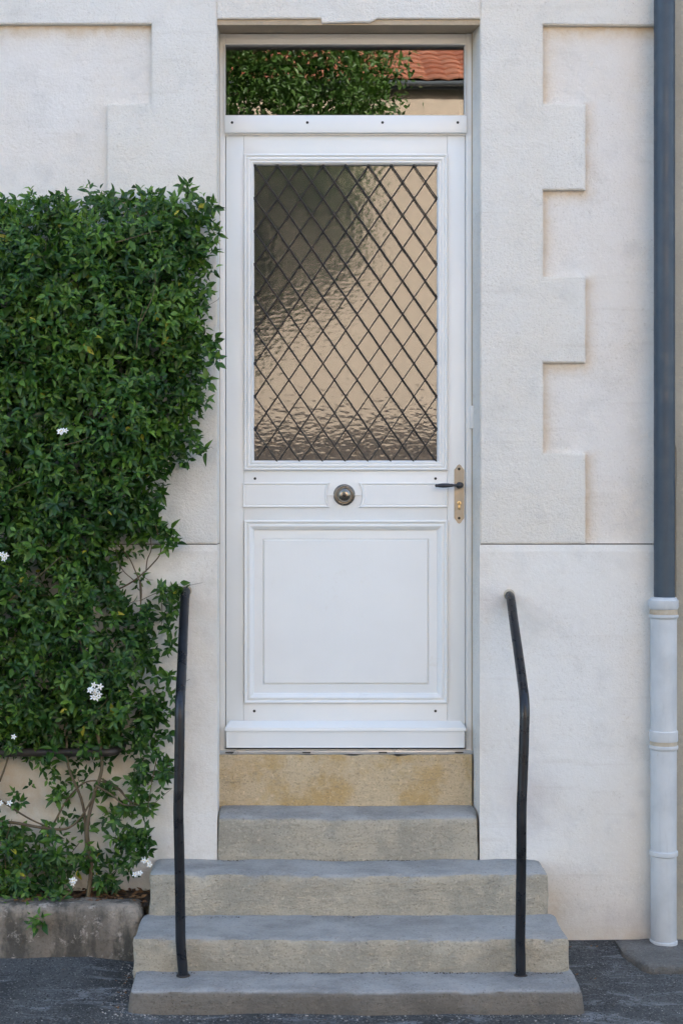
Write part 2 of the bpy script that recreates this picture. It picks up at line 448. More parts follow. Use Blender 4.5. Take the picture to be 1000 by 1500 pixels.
# ------------------------------------------------------------------ ground
def gz(x, y):
    yy = max(y, -1.4); z = ZC-1.602+.054*yy
    z += .028*max(0, min(1, (-.5-x)/.3))*max(0, min(1, (y+1.2)/.9))
    if -2.2 < x < 2.4 and -1.7 < y < .2:
        z += .004*mnoise.fractal(Vector((x*3, y*3, 0)), 1, 2, 4)
    return z
xs = [-150, -60, -20, -8, -4, -2.6]+list(np.arange(-2.2, 2.21, .05))+[2.6, 4, 8, 20, 60, 150]
ys = [-150, -60, -25, -14, -9, -5.4, -3.5, -2.2]+list(np.arange(-1.7, .26, .05))+[.6, 3, 8, 20, 60, 150]
gv = [(x, y, gz(x, y)) for y in ys for x in xs]; nx = len(xs)
gf = [(j*nx+i, j*nx+i+1, (j+1)*nx+i+1, (j+1)*nx+i) for j in range(len(ys)-1) for i in range(nx-1)]
tag(obj('asphalt_ground', gv, gf, M['asphalt'], smooth=True), kind='structure')
GL = gz(0, -3)

# ------------------------------------------------------------------ the house front
HT = 9.75
FY = .024                    # recessed field
XL, XR = X(318, 0), X(703, 0)     # door reveal
ZP = Z(798, 0)               # plinth top
XE = X(957, 0)+.03           # right end of this house
TOPZ = Z(36, 0)
XW = -7.5
house = thing('house', (0, 0, 0), 'pale cream rendered house front with raised toothed quoins around the white door', 'house')
zs = [Z(q, 0) for q in (152, 278, 405, 531, 664)]
xa, xb = X(795, 0), X(857, 0)
ZJ = ZP+.0042
right = [(XR, -.1), (XR, HT), (XE, HT), (XE, TOPZ-.003), (xa, TOPZ), (xa, zs[0]), (xb, zs[0]), (xb, zs[1]), (xa, zs[1]),
         (xa, zs[2]), (xb, zs[2]), (xb, zs[3]), (xa, zs[3]), (xa, zs[4]), (xb, zs[4]), (xb, ZJ)]
right = [(XR, ZJ)]+right[1:]
la, lb = X(222, 0), X(157, 0)
left = [(XL, HT), (XL, ZJ), (lb, ZJ), (lb, zs[4]), (la, zs[4]), (la, zs[3]), (lb, zs[3]), (lb, zs[2]), (la, zs[2]),
        (la, Z(292, 0)), (lb, Z(292, 0)), (lb, zs[0]), (la, zs[0]), (la, TOPZ+.003), (XW, TOPZ+.003), (XW, HT)]
mb = MB(); mb.prism(rough_outline(right, seed=1), 0, .40, .004, 2); mb.build('quoin_surround', M['surround'], house, smooth=True, angle=35)
mb = MB(); mb.prism(rough_outline(left, seed=2), 0, .40, .004, 2); mb.build('quoin_surround', M['surround'], house, smooth=True, angle=35)
# lintel: render coat with a lower tongue in the middle over a thinner stone edge, soffit sloping up to the frame
zl, zt = Z(27, 0), Z(33.5, 0)
x1, x2 = X(470, 0), X(545, 0)
cap = [(XL, HT), (XL, zl), (x1, zl+.001), (x1+.004, zt), (x2-.01, zt+.002), (x2+.02, zl), (XR, zl), (XR, HT)]
mb = MB(); mb.prism(rough_outline(cap, .015, .0013, 3), .0, .02, .003, 2); mb.build('lintel_render', M['surround'], house, smooth=True, angle=35)
z0, z1 = Z(36.5, .012), Z(50.5, .14)+.002
v = [(XL-.01, .012, z0), (XR+.01, .012, z0), (XR+.01, .40, z1+.03), (XL-.01, .40, z1+.03), (XL-.01, .012, z0+.3), (XR+.01, .012, z0+.3), (XR+.01, .40, z0+.3), (XL-.01, .40, z0+.3)]
obj('lintel', v, [(0, 1, 2, 3), (4, 7, 6, 5), (0, 4, 5, 1), (1, 5, 6, 2), (2, 6, 7, 3), (3, 7, 4, 0)], M['lintel'], house)

bx_ = X(691.6, .14)
V = [(XR+.001, .012, ZC-1.15), (XR+.05, .012, ZC-1.15), (XR+.05, .3, ZC-1.15), (bx_, .3, ZC-1.15), (bx_, .14, ZC-1.15)]
V += [(a, b, ZC+1.87) for a, b, c in V]
obj('reveal', V, [(0, 1, 2, 3, 4), (9, 8, 7, 6, 5), (0, 5, 6, 1), (1, 6, 7, 2), (2, 7, 8, 3), (3, 8, 9, 4), (4, 9, 5, 0)], M['surround'], house)

def sheet(name, x0, x1, z0, z1, yf, yb, mat, parent, stain_bounce=None, damp=None, step=.025, wob=.0012, bev=.0):
    """front face on a grid with stain attributes, closed box behind"""
    nx = max(1, int((x1-x0)/step)); nz = max(1, int((z1-z0)/step))
    V = []; st = []; da = []
    for k in range(nz+1):
        for i in range(nx+1):
            x = x0+(x1-x0)*i/nx; z = z0+(z1-z0)*k/nz
            y = yf+wob*mnoise.fractal(Vector((x*2.5, 3, z*2.5)), 1, 2, 3)
            if bev and k == nz: y += bev
            V.append((x, y, z)); st.append(stain_bounce(x, z) if stain_bounce else 0); da.append(damp(x, z) if damp else 0)
    Fs = [(k*(nx+1)+i, k*(nx+1)+i+1, (k+1)*(nx+1)+i+1, (k+1)*(nx+1)+i) for k in range(nz) for i in range(nx)]
    b = len(V); V += [(x0, yb, z0), (x1, yb, z0), (x1, yb, z1), (x0, yb, z1)]; st += [0]*4; da += [0]*4
    A, B, C, D = 0, nx, nz*(nx+1)+nx, nz*(nx+1)
    bot = list(range(A, B+1)); top = list(range(D, C+1)); lef = [k*(nx+1) for k in range(nz+1)]; rig = [k*(nx+1)+nx for k in range(nz+1)]
    Fs += [tuple([b]+[b+1]+bot[::-1]), tuple([b+3]+top+[b+2]), tuple(lef+[b+3, b])[::-1], tuple([b+1, b+2]+rig[::-1])[::-1], (b, b+3, b+2, b+1)]
    o = obj(name, V, Fs, mat, parent)
    for nm, dat in (('stain_bounce', st), ('damp', da)):
        a = o.data.attributes.new(nm, 'FLOAT', 'POINT'); a.data.foreach_set('value', dat)
    return o
def gs(d, s): return math.exp(-(max(d, 0)/s)**2)
def rects_right(x, z):  # warm edge tone: some staining, mostly bounced light put into the colour
    s = 0
    s = max(s, .75*gs(TOPZ-z, .045)*(1 if z < TOPZ+.01 else 0))
    for k, zz in ((0, zs[1]), (1, zs[3])):
        if z < zz and x < xb+.03: s = max(s, .7*gs(zz-z, .03)*gs(x-xb, .03))
    # beside the vertical edges
    tooth = (zs[0] > z > zs[1]) or (zs[2] > z > zs[3]) or z < zs[4]
    e = xb if tooth else xa
    if x > e: s = max(s, .5*gs(x-e, .03))
    return s
def rects_left(x, z):  # below the top edge: bounced light painted in, with a little staining
    s = .7*gs(TOPZ-z, .04) if z < TOPZ+.01 else 0
    return s
sheet('wall_field', xa-.12, XE, ZJ+.0005, TOPZ+.05, FY, .38, M['field'], house, rects_right)
sheet('wall_field', -1.75, la+.10, ZJ+.0005, TOPZ+.05, FY, .38, M['field'], house, rects_left)
MB().box(XW, -1.752, FY, .38, -.2, TOPZ+.05).build('wall_field', M['surround'], house)
def damp_r(x, z):
    a = math.exp(-(((x-X(775, 0))/.10)**2+((z-Z(1170, 0))/.14)**2))*.55
    b = math.exp(-((z-Z(1345, 0))/.05)**2)*.35*(1 if x > X(880, 0) else .3)
    d = .4*math.exp(-(((x-X(720, 0))/.05)**2+((z-Z(880, 0))/.05)**2))
    return max(a, b, d)
def stain_r(x, z):
    a = .55*math.exp(-(((x-X(800, 0))/.07)**2+((z-Z(1330, 0))/.10)**2))
    b = .30*math.exp(-((x-(X(703, 0)))/.03)**2)
    c = .35*gs(abs(z-Z(1376, 0)), .05)
    d = .5*math.exp(-(((x-X(742, 0))/.016)**2+((z-Z(885, 0))/.035)**2))
    return max(a, b*.4, c, d)
def stain_l(x, z):
    return .42*math.exp(-((z-Z(1150, 0))/.35)**2)*max(0, min(1, (X(250, 0)-x)/.2))+.12
PY0 = -.007
sheet('plinth', XR-.003, XE-.03, -.15, ZP, PY0, .37, M['plinth'], house, stain_r, damp_r, bev=.004)
sheet('plinth', -1.75, XL+.001, -.15, ZP, PY0, .37, M['plinth'], house, stain_l, None, bev=.004)
MB().box(XW, -1.752, PY0, .37, -.2, ZP).build('plinth', M['surround'], house)
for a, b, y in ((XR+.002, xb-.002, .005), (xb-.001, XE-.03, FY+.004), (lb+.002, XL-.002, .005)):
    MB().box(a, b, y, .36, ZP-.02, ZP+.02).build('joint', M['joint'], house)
# rest of the house body
mb = MB(); mb.box(XW, XE-.002, .42, .60, Z(40, .3)+.25, HT); mb.box(XW, XL-.01, .41, .60, -.2, Z(40, .3)+.3); mb.box(XR+.01, XE-.002, .41, .60, -.2, Z(40, .3)+.3)
mb.box(XW, XW+.3, .6, 7, -.2, HT); mb.box(XE-.3, XE-.002, .6, 7, -.2, HT); mb.box(XW, XE-.002, 7, 7.3, -.2, HT)
mb.box(XW-.1, XE-.002, -.1, 7.4, HT+.002, HT+.25)
mb.build('wall_body', M['surround'], house)
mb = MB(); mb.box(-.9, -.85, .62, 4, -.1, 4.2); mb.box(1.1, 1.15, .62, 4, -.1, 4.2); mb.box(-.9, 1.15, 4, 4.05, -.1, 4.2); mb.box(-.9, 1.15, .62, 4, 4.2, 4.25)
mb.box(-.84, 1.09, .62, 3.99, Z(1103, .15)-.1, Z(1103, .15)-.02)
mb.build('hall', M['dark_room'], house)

# neighbour's wall beyond the pipe
nb = thing('neighbour_wall', (X(992, -.03)+.5, -.02, GL), 'strip of greenish beige weathered wall of the next house beyond the downpipe', 'wall')
mb = MB(); mb.prism(rough_outline([(X(988, -.02), -.1), (X(988, -.02), Z(655, 0)), (X(986.5, -.02), Z(655, 0)+.004), (X(986.5, -.02), HT+.25), (14, HT+.25), (14, -.1)], .03, .002, 8), -.02, .8, .004, 2)
mb.build('wall', M['neighbour'], nb, smooth=True, angle=35)
mb = MB(); mb.box(X(989, -.03), 2.6, -.034, -.0201, -.05, Z(885, 0)); mb.build('plinth', M['neighbour'], nb)

# ------------------------------------------------------------------ front door
DY = .148                     # leaf face
def DX(p): return X(p, DY)
def DZ(p): return Z(p, DY)
door = thing('front_door', (DX(506), DY, DZ(1103)), 'white panelled front door with latticed hammered glass and a clear transom above', 'door')
FRY = DY-.008
mb = MB()
for a, b, c, d in ((321.5, 330, 50, 1103), (682, 691.5, 50, 1103)): mb.box(X(a, FRY), X(b, FRY), FRY, .39, DZ(d), DZ(c), .002)
mb.box(DX(330)-.001, DX(682)+.001, FRY+.0015, .39, DZ(66.5), DZ(50)-.0005, .002)
mb.box(DX(330)-.001, DX(682)+.001, FRY+.0015, .39, DZ(199), DZ(171.5), .002)
frame = mb.build('door_frame', M['white2'], door, smooth=True, angle=35)
def moulding(name, px0, px1, py0, py1, prof, mat, parent, Y=DY):
    x0, x1, z0, z1 = DX(px0), DX(px1), DZ(py1), DZ(py0); V = []; Fs = []
    for ins, h in prof:
        y = Y-h; V += [(x0+ins, y, z0+ins), (x1-ins, y, z0+ins), (x1-ins, y, z1-ins), (x0+ins, y, z1-ins)]
    for j in range(len(prof)-1):
        for i in range(4): k = (i+1) % 4; Fs.append((j*4+i, j*4+k, (j+1)*4+k, (j+1)*4+i))
    return obj(name, V, Fs, mat, parent)
# transom: bead, pane, weather board with four screws
moulding('transom_bead', 328.5, 681.5, 65.5, 172, [(0, .012), (.0, .016), (.003, .018), (.005, .014), (.0055, -.012)], M['white2'], door)
MB().box(DX(329), DX(681.5), DY+.010, DY+.014, DZ(171.5), DZ(66)).build('transom_pane', M['glass_clear'], door)
moulding('transom_gasket', 329.7, 680.6, 66.7, 170.6, [(0, -.002), (0, .004), (.0022, .004), (.0022, -.0085)], M['black'], door)
tb = MB().box(DX(329.5), DX(682.3), DY-.022, DY-.003, DZ(196.5), DZ(171.8), .0025).build('transom_board', M['white'], door, smooth=True, angle=35)
def screw_mesh(r=.0052):
    m = MB(); m.lathe([(r, 0), (r, .0012), (r*.8, .002), (r*.3, .0024)], (0, 0, 0), (0, -1, 0), 12); me = bpy.data.meshes.new('screw')
    me.from_pydata(m.v, [], m.f); me.materials.append(M['black']); return me
SM = screw_mesh()
def screw(px, py, Y, parent):
    o = bpy.data.objects.new('screw', SM); s = W(px, py, Y); link(o, s, parent)
for p in (340, 450, 560, 670): screw(p, 179.5, DY-.022, tb)
# leaf
LT = DY+.05
for a, b in ((331.2, 357), (655, 681)): MB().box(DX(a), DX(b)-.0003, DY, LT, DZ(1095), DZ(199.3), .0015).build('stile', M['white'], door, smooth=True, angle=35)
rails = []
for a, b in ((199.3, 227), (689, 763), (1029, 1095)): rails.append(MB().box(DX(357)+.0004, DX(655)-.0007, DY+.0004, LT-.001, DZ(b), DZ(a), .001).build('rail', M['white'], door, smooth=True, angle=35))
gprof = [(0, 0), (.0, .006), (.002, .0095), (.006, .011), (.0095, .009), (.0105, .005), (.0125, .005), (.0135, .008), (.018, .0095), (.0225, .009), (.024, .004), (.027, .0035), (.0285, .006), (.033, .006), (.0355, .002), (.0385, -.001), (.0395, -.004), (.040, -.019)]
moulding('glazing_moulding', 357, 655, 226, 689.5, gprof, M['white'], door)
MB().box(DX(369), DX(643), DY+.016, DY+.021, DZ(681), DZ(238)).build('glass_pane', M['glass_rough'], door)
pprof = [(0, -.001), (.0, .007), (.0025, .0105), (.006, .011), (.010, .008), (.0115, .004), (.015, .0035), (.0165, .007), (.022, .0085), (.027, .006), (.031, .0015), (.035, -.001), (.037, -.005), (.039, -.009), (.0715, -.0075), (.0725, -.0115), (.0745, -.0115), (.0765, -.005), (.079, -.0035)]
moulding('panel_moulding', 357.5, 655, 762, 1030, pprof[:14], M['white'], door)
i1 = (.039, -.009)
pn = [(.0385, -.0092)]+pprof[14:]
x0, x1, z0, z1 = DX(357.5), DX(655), DZ(1030), DZ(762)
V = []; Fs = []
for ins, h in pn:
    V += [(x0+ins, DY-h, z0+ins), (x1-ins, DY-h, z0+ins), (x1-ins, DY-h, z1-ins), (x0+ins, DY-h, z1-ins)]
for j in range(len(pn)-1):
    for i in range(4): k = (i+1) % 4; Fs.append((j*4+i, j*4+k, (j+1)*4+k, (j+1)*4+i))
b = (len(pn)-1)*4; Fs.append((b, b+1, b+2, b+3))
obj('lower_panel', V, Fs, M['white'], door)
# middle rail panels with a bite around the knob
KX, KZ = DX(504), DZ(725)
def cross_panel(side):
    def outline(ins):
        e = DX(355.5)+ins if side < 0 else DX(655)-ins
        zt_, zb_ = DZ(707)-ins, DZ(743.5)+ins
        R = .0905+ins; pts = []
        cx = KX+(-.0 if side < 0 else .0)
        hz = (zt_-zb_)/2; zc_ = (zt_+zb_)/2
        a0 = math.asin(min(1, hz/R))
        R2 = R
        for i in range(13):
            a = a0-2*a0*i/12
            # arc bulging away from the panel body
            xx = KX+side*(R2*math.cos(a)-.022)
            pts.append((xx, zc_+R2*math.sin(a)))
        return [(e, zt_)]+pts+[(e, zb_)]
    prof = [(0, 0), (0, .004), (.002, .0065), (.0055, .0065), (.0075, .003), (.010, .0028), (.0115, .004)]
    V = []; Fs = []; n = len(outline(0))
    for ins, h in prof: V += [(x, DY-.0004-h, z) for x, z in outline(ins)]
    for j in range(len(prof)-1):
        for i in range(n): k = (i+1) % n; Fs.append((j*n+i, j*n+k, (j+1)*n+k, (j+1)*n+i))
    Fs.append(tuple(range((len(prof)-1)*n, len(prof)*n)))
    if side > 0: Fs = [q[::-1] for q in Fs]
    return obj('cross_panel', V, Fs, M['white'], door)
cross_panel(-1); cross_panel(1)
for a, b in ((477.5, 490), (518, 530.5)): MB().box(DX(a), DX(b), DY-.0030, DY+.001, DZ(725.8), DZ(724.4), .0005).build('bead', M['white'], door)
knob = MB().lathe([(.0385, 0), (.0395, .003), (.038, .006), (.034, .007), (.0335, .009), (.0345, .011), (.033, .013), (.029, .0125), (.031, .011), (.0285, .014), (.029, .02), (.0285, .026), (.026, .032), (.020, .037), (.012, .040), (.006, .041), (.0, .0415)], (KX, DY, KZ), (0, -1, 0), 40).build('knob', M['bronze'], door, smooth=True, angle=50)
MB().lathe([(.0415, 0), (.0415, .002), (.0385, .0035)], (KX, DY, KZ), (0, -1, 0), 40).build('knob_rose', M['bronze_dark'], knob, smooth=True, angle=50)
MB().lathe([(.0078, 0), (.0078, .0015), (.005, .003), (.0, .0035)], (KX, DY-.040, KZ), (0, -1, 0), 16).build('keyhole_cover', M['bronze_dark'], knob, smooth=True, angle=50)
# handle plate
hp = [(669.3, 681.8), (672, 680), (674.7, 681.8), (676, 684.2), (679.3, 688.2), (679.3, 759), (676, 763), (674.7, 765.4), (672, 767.3), (669.3, 765.4), (668, 763), (664.8, 759), (664.8, 688.2), (668, 684.2)]
plate = MB().prism([(DX(a), DZ(b)) for a, b in hp], DY-.0035, DY-.0002, .0012, 2).build('handle_plate', M['plate'], door, smooth=True, angle=35)
screw(672, 687, DY-.0035, plate); screw(672, 759, DY-.0035, plate)
LX, LZ = DX(672), DZ(711)
MB().lathe([(.0125, 0), (.0128, .004), (.011, .006), (.0075, .009), (.0065, .030), (.008, .034), (.011, .037), (.012, .043), (.010, .048), (.004, .050), (0, .0503)], (LX, DY-.0035, LZ), (0, -1, 0), 20).build('lever_rose', M['lever'], plate, smooth=True, angle=50)
MB().lathe([(.004, 0), (.0052, .012), (.0045, .024), (.0055, .030), (.0070, .033), (.0060, .036), (.0072, .042), (.0085, .058), (.0086, .068), (.0070, .082), (.0055, .087), (.0062, .0905), (.0055, .094), (.002, .0965), (0, .097)], (LX, DY-.044, LZ), (-1, 0, -.02), 18).build('lever', M['lever'], plate, smooth=True, angle=50)
cyl = MB().lathe([(.0085, 0), (.0085, .003), (.007, .0036)], (LX, DY-.0035, DZ(737)), (0, -1, 0), 18)
cyl.box(LX-.0045, LX+.0045, DY-.0062, DY-.0034, DZ(746.5), DZ(738), .0012); cyl = cyl.build('lock_cylinder', M['brass'], plate, smooth=True, angle=40)
MB().box(LX-.001, LX+.001, DY-.0075, DY-.0069, DZ(737)-.004, DZ(737)+.004).build('keyhole', M['black'], cyl)
for p, q in ((373.5, 701), (637.5, 701)): screw(p, q, DY+.0004, rails[1])
for p, q in ((372.5, 1041.5), (637.5, 1041.5)): screw(p, q, DY+.0004, rails[2])
# weather bar at the foot
def drip():
    V = [];
    x0, x1 = DX(330.5), DX(680.5); xi0, xi1 = DX(337), DX(674)
    yf = DY-.040
    P = [(xi0, DY-.001, DZ(1055.5)), (xi1, DY-.001, DZ(1055.5)), (x1, yf+.002, DZ(1064)), (x0, yf+.002, DZ(1064)),
         (x1, yf, DZ(1068)), (x0, yf, DZ(1068)), (x1-.004, yf+.004, DZ(1070)), (x0+.004, yf+.004, DZ(1070)),
         (x1-.004, yf+.004, DZ(1093)), (x0+.004, yf+.004, DZ(1093)), (x1-.004, DY+.001, DZ(1093)), (x0+.004, DY+.001, DZ(1093)), (x1, DY-.001, DZ(1066)), (x0, DY-.001, DZ(1066))]
    Fq = [(0, 3, 2, 1), (3, 5, 4, 2), (5, 7, 6, 4), (7, 9, 8, 6), (9, 11, 10, 8), (1, 2, 12), (0, 13, 3), (2, 4, 12), (3, 13, 5), (4, 6, 8, 10, 12), (5, 13, 11, 9, 7)]
    return obj('weather_bar', P, Fq, M['white'], door)
drip()
moulding('weather_bar_bead', 333, 677.5, 1070, 1093, [(0, .036), (0, .0385), (.0025, .0385), (.003, .036)], M['white'], door)
th = MB().box(DX(322), DX(690.5), DY-.024, DY+.1, DZ(1103.2), DZ(1098.3), .001)
th.box(DX(330), DX(682), DY-.012, DY+.1, DZ(1098.3), DZ(1096.8))
th = th.build('threshold', M['alu'], door, smooth=True, angle=35)
for p in (337, 449, 560, 671): MB().box(DX(p-6), DX(p+6), DY-.0305, DY-.0275, DZ(1101.3), DZ(1099.6), .0005).build('drain_cap', M['wire'], th)
MB().box(DX(331), DX(681), DY-.006, DY+.03, DZ(1096.4), DZ(1095.2)).build('seal', M['black'], door)
MB().box(X(687.5, FRY), X(694, FRY), FRY-.018, FRY+.01, DZ(628), DZ(595), .002).build('frame_block', M['white2'], frame, smooth=True, angle=35)
mb = MB(); mb.tube(densify([(bx_-.001, FRY+.001, DZ(1103)), (bx_-.001, FRY+.001, DZ(50))], .05), .0042, 6); mb.tube(densify([(XL+.001, FRY+.002, DZ(1103)), (XL+.0, FRY+.002, DZ(50))], .05), .003, 6)
mb.build('sealant', M['sealant'], frame)
# grille
GX0, GX1, GZ0, GZ1 = DX(373), DX(639.5), DZ(677), DZ(242)
NX, NZ = 8, 9
px_, pz_ = (GX1-GX0)/NX, (GZ1-GZ0)/NZ
gy = DY+.002
mb = MB()
def loop_at(x, z):
    r = .0042; mb.tube([(x+r*math.cos(a), gy+.0005, z+r*math.sin(a)) for a in np.linspace(0, 2*math.pi, 11)], .0019, 5, False)
for i in range(NX+1): loop_at(GX0+i*px_, GZ0-.000); loop_at(GX0+i*px_, GZ1)
for j in range(1, NZ): loop_at(GX0, GZ0+j*pz_); loop_at(GX1, GZ0+j*pz_)
for (x, z) in ((GX0, GZ0), (GX1, GZ0), (GX0, GZ1), (GX1, GZ1)): mb.tube([(x, gy, z), (x, DY+.017, z)], .0022, 5)
grille = mb.build('grille', M['wire'], door, smooth=True)
def wire(x0, z0, x1, z1, fam):
    L = math.hypot(x1-x0, z1-z0); n = max(2, int(L/.03)); P = []
    for i in range(n+1):
        t_ = i/n; b = .0004*math.sin(i*2.1+x0*40)
        P.append((x0+(x1-x0)*t_+b, gy+(.0022 if fam else -.0022)+.0004*math.sin(i*1.3), z0+(z1-z0)*t_+b))
    MB().tube(P, .00225 if fam else .0028, 6).build('wire', M['wire'], grille, smooth=True)
for k in range(-NZ+1, NX):             # down-right: x = GX0 + (k+t)*px, z = GZ1 - t*pz
    t0 = max(0, -k); t1 = min(NZ, NX-k)
    if t1 > t0: wire(GX0+(k+t0)*px_, GZ1-t0*pz_, GX0+(k+t1)*px_, GZ1-t1*pz_, 0)
for k in range(1, NX+NZ):              # down-left
    t0 = max(0, k-NX); t1 = min(NZ, k)
    if t1 > t0: wire(GX0+(k-t0)*px_, GZ1-t0*pz_, GX0+(k-t1)*px_, GZ1-t1*pz_, 1)

# ------------------------------------------------------------------ steps
steps = thing('stone_steps', (.11, -.2, ZC-1.65), 'five worn stone steps rising to the white front door', 'steps')
zt5, zt4, zt3, zt2, zt1 = Z(1103.5, .115), Z(1180, .11), ZC-1.297, ZC-1.447, ZC-1.560
s5 = stone_block('step', XL-.004, X(691, .115), .112, .5, zt4-.03, zt5-.003, M['step_ochre'], steps, .005, .0012, .02, 1); s5['label'] = 'top step with ochre stained riser'
def w4(p, a, b, c):
    if c > .5: p.z -= .022*max(0, min(1, (.10-p.y)/.12))**1.3
    return p
s4 = stone_block('step', X(319.5, 0), X(699, 0), -.016, .30, zt3-.03, zt4, M['step'], steps, .014, .003, .018, 2, .004, w4)
s3 = stone_block('step', X(218, -.222), X(803, -.222), -.226, -.004, zt2-.03, zt3, M['step'], steps, .016, .004, .018, 3, .008)
s2 = stone_block('step', X(194, -.50), X(833, -.50), -.503, -.2, zt1-.03, zt2, M['step'], steps, .016, .004, .018, 4, .005)
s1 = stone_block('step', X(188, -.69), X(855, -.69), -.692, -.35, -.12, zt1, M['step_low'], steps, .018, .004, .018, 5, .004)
s1['label'] = 'lowest, darkest step'
stone_block('under_step', X(222, -.2)+.01, X(790, 0), -.26, -.012, -.1, zt2-.01, M['step'], steps, .01, .002, .05, 6)

# ------------------------------------------------------------------ handrails
def handrail(name, top, pts, label):
    r = .0172
    base = pts[-1]
    t_ = thing(name, base, label, 'handrail', 'black handrails beside the steps')
    P = [top+Vector((0, .04, .004)), top+Vector((0, -.035, .0))]+pts
    P[1] = top+Vector((0, -.045, -.004))
    path = densify(fillet(P, .05, 6), .04)
    path = [p+Vector((.0005*math.sin(i*.5), 0, 0)) for i, p in enumerate(path)]
    MB().tube(path, r, 16).build('rail_tube', M['rail'], t_, smooth=True, angle=60)
    MB().lathe([(.0215, 0), (.021, .003), (.018, .005)], top+Vector((0, PY0+.001, .003)), (0, -1, 0), 18).build('wall_collar', M['iron_rust'], t_, smooth=True)
    MB().lathe([(.024, 0), (.022, .003), (.018, .0045)], base+Vector((0, 0, -.001)), (0, 0, 1), 14).build('foot_collar', M['bar'], t_, smooth=True)
YR = -.545
def wy(px, py, Y): return W(px, py, Y)
zb = zt1+.001
handrail('handrail', W(273, 866, 0), [wy(264, 1032, YR+.02), wy(261.5, 1180, YR), wy(265, 1385, YR), Vector((X(268.5, YR), YR, zb))], 'left black iron handrail beside the climbing plant')
handrail('handrail', W(745, 872, 0), [wy(768.5, 1030, YR+.02), wy(763.5, 1180, YR), wy(761.5, 1385, YR), Vector((X(762, YR), YR, zb))], 'right black iron handrail with kinked upper bend, in front of the bare wall')

# ------------------------------------------------------------------ downpipe
PYY = -.068
CX = X(971.5, PYY)
zz = lambda p: Z(p, PYY)
pipe = thing('downpipe', (CX, PYY, zz(1392)), 'rain downpipe, slate blue above and pale blue cast iron below', 'downpipe')
MB().lathe([(.0385, 0), (.0385, 9.2-zz(880))], (CX+.002, PYY, zz(880)), (0, 0, 1), 32).build('upper_pipe', M['zinc'], pipe, smooth=True, angle=60)
lp = [(.043, zz(1392)), (.047, zz(1388)), (.047, zz(1255)), (.0475, zz(1100)), (.0475, zz(1095)), (.0475, zz(1082)), (.048, zz(900)), (.048, zz(888))]
bot = MB().lathe([(r, z-zz(1392)) for r, z in lp], (CX-.001, PYY, zz(1392)), (0, 0, 1), 32).build('cast_iron_pipe', M['iron_pale'], pipe, smooth=True, angle=60)
def ring(name, prof, mat):
    return MB().lathe([(r, z) for r, z in prof], (CX-.001, PYY, 0), (0, 0, 1), 32).build(name, mat, pipe, smooth=True, angle=40)
ring('collar', [(.0385, zz(874.5)), (.047, zz(875)), (.049, zz(877.5)), (.054, zz(879)), (.0545, zz(889)), (.051, zz(892))][::-1], M['iron_pale'])
ring('joint_ring', [(.051, zz(899.8)), (.0495, zz(892.2))], M['iron_rust'])
ring('bead_ring', [(.049, zz(906)), (.053, zz(904.5)), (.0545, zz(902)), (.053, zz(900.2)), (.05, zz(899.9))], M['iron_pale'])
ring('collar', [(.0515, zz(1085)), (.0522, zz(1084)), (.0522, zz(1070.5)), (.049, zz(1069.5))], M['iron_pale'])
ring('joint_ring', [(.049, zz(1091)), (.0495, zz(1085.3))], M['iron_rust'])
ring('bead_ring', [(.049, zz(1097.5)), (.052, zz(1096.5)), (.0535, zz(1094)), (.052, zz(1091.5)), (.049, zz(1091.2))], M['iron_pale'])
ring('bead_ring', [(.048, zz(1253)), (.0515, zz(1252)), (.0522, zz(1249)), (.0515, zz(1246)), (.048, zz(1245))], M['iron_pale'])
ring('bead_ring', [(.047, zz(1383)), (.0505, zz(1382)), (.0505, zz(1377)), (.047, zz(1376))], M['iron_pale'])
ring('pipe_foot', [(.046, zz(1394)), (.043, zz(1383.5))], M['iron_rust'])
def bw(p, a, b, c):
    if a < .25 and b < .5: p.x += .05*(1-a/.25)*(1-b/.5)
    return p
blk = stone_block('drain_stone', X(921, -.3), 1.62, -.345, -.02, -.05, ZC-1.592, M['block'], None, .02, .006, .02, 9, .0, bw)
tag(blk, 'dark rounded stone slab on the asphalt under the downpipe', 'stone')

# ------------------------------------------------------------------ planting kerb, soil, bar
def kw(p, a, b, c):
    p.y += .02*mnoise.noise(Vector((p.x*3, 0, 4)))
    if c > .7: p.z += .012*mnoise.noise(Vector((p.x*4, p.y*6, 1)))-.012*max(0, (p.x+.9)/.3 if p.x > -.9 else 0)
    return p
kb = stone_block('planting_kerb', -2.4, -.632, -.262, -.12, -.1, Z(1325, -.25), M['kerb'], None, .03, .008, .022, 12, 0, kw)
tag(kb, 'low mossy concrete kerb holding the soil under the climbing plant', 'kerb')
sx = np.linspace(-2.4, -.612, 60); sy = np.linspace(-.2, .0, 10)
V = [(x, y, Z(1318, -.12)+.012*mnoise.fractal(Vector((x*7, y*9, 0)), 1, 2, 4)+.05*(y+.12)) for y in sy for x in sx]
Fs = [(j*60+i, j*60+i+1, (j+1)*60+i+1, (j+1)*60+i) for j in range(9) for i in range(59)]
tag(obj('soil', V, Fs, M['soil'], smooth=True), kind='stuff')
# bar behind the foliage
BY = -.12
bar = tag(MB().tube(fillet([(-2.6, BY, Z(1104, BY)), (X(168, BY), BY, Z(1102, BY)), (X(174, BY), .01, Z(1099, BY))], .04), .0155, 12).build('support_bar', M['bar'], smooth=True), 'dark iron bar fixed to the wall, running level behind the climbing plant', 'bar')

# ------------------------------------------------------------------ climbing plant
plant = thing('climbing_plant', (X(130, -.1), -.1, Z(1318, -.1)), 'dense dark green climbing plant with small white flowers covering the wall left of the door', 'climbing plant')
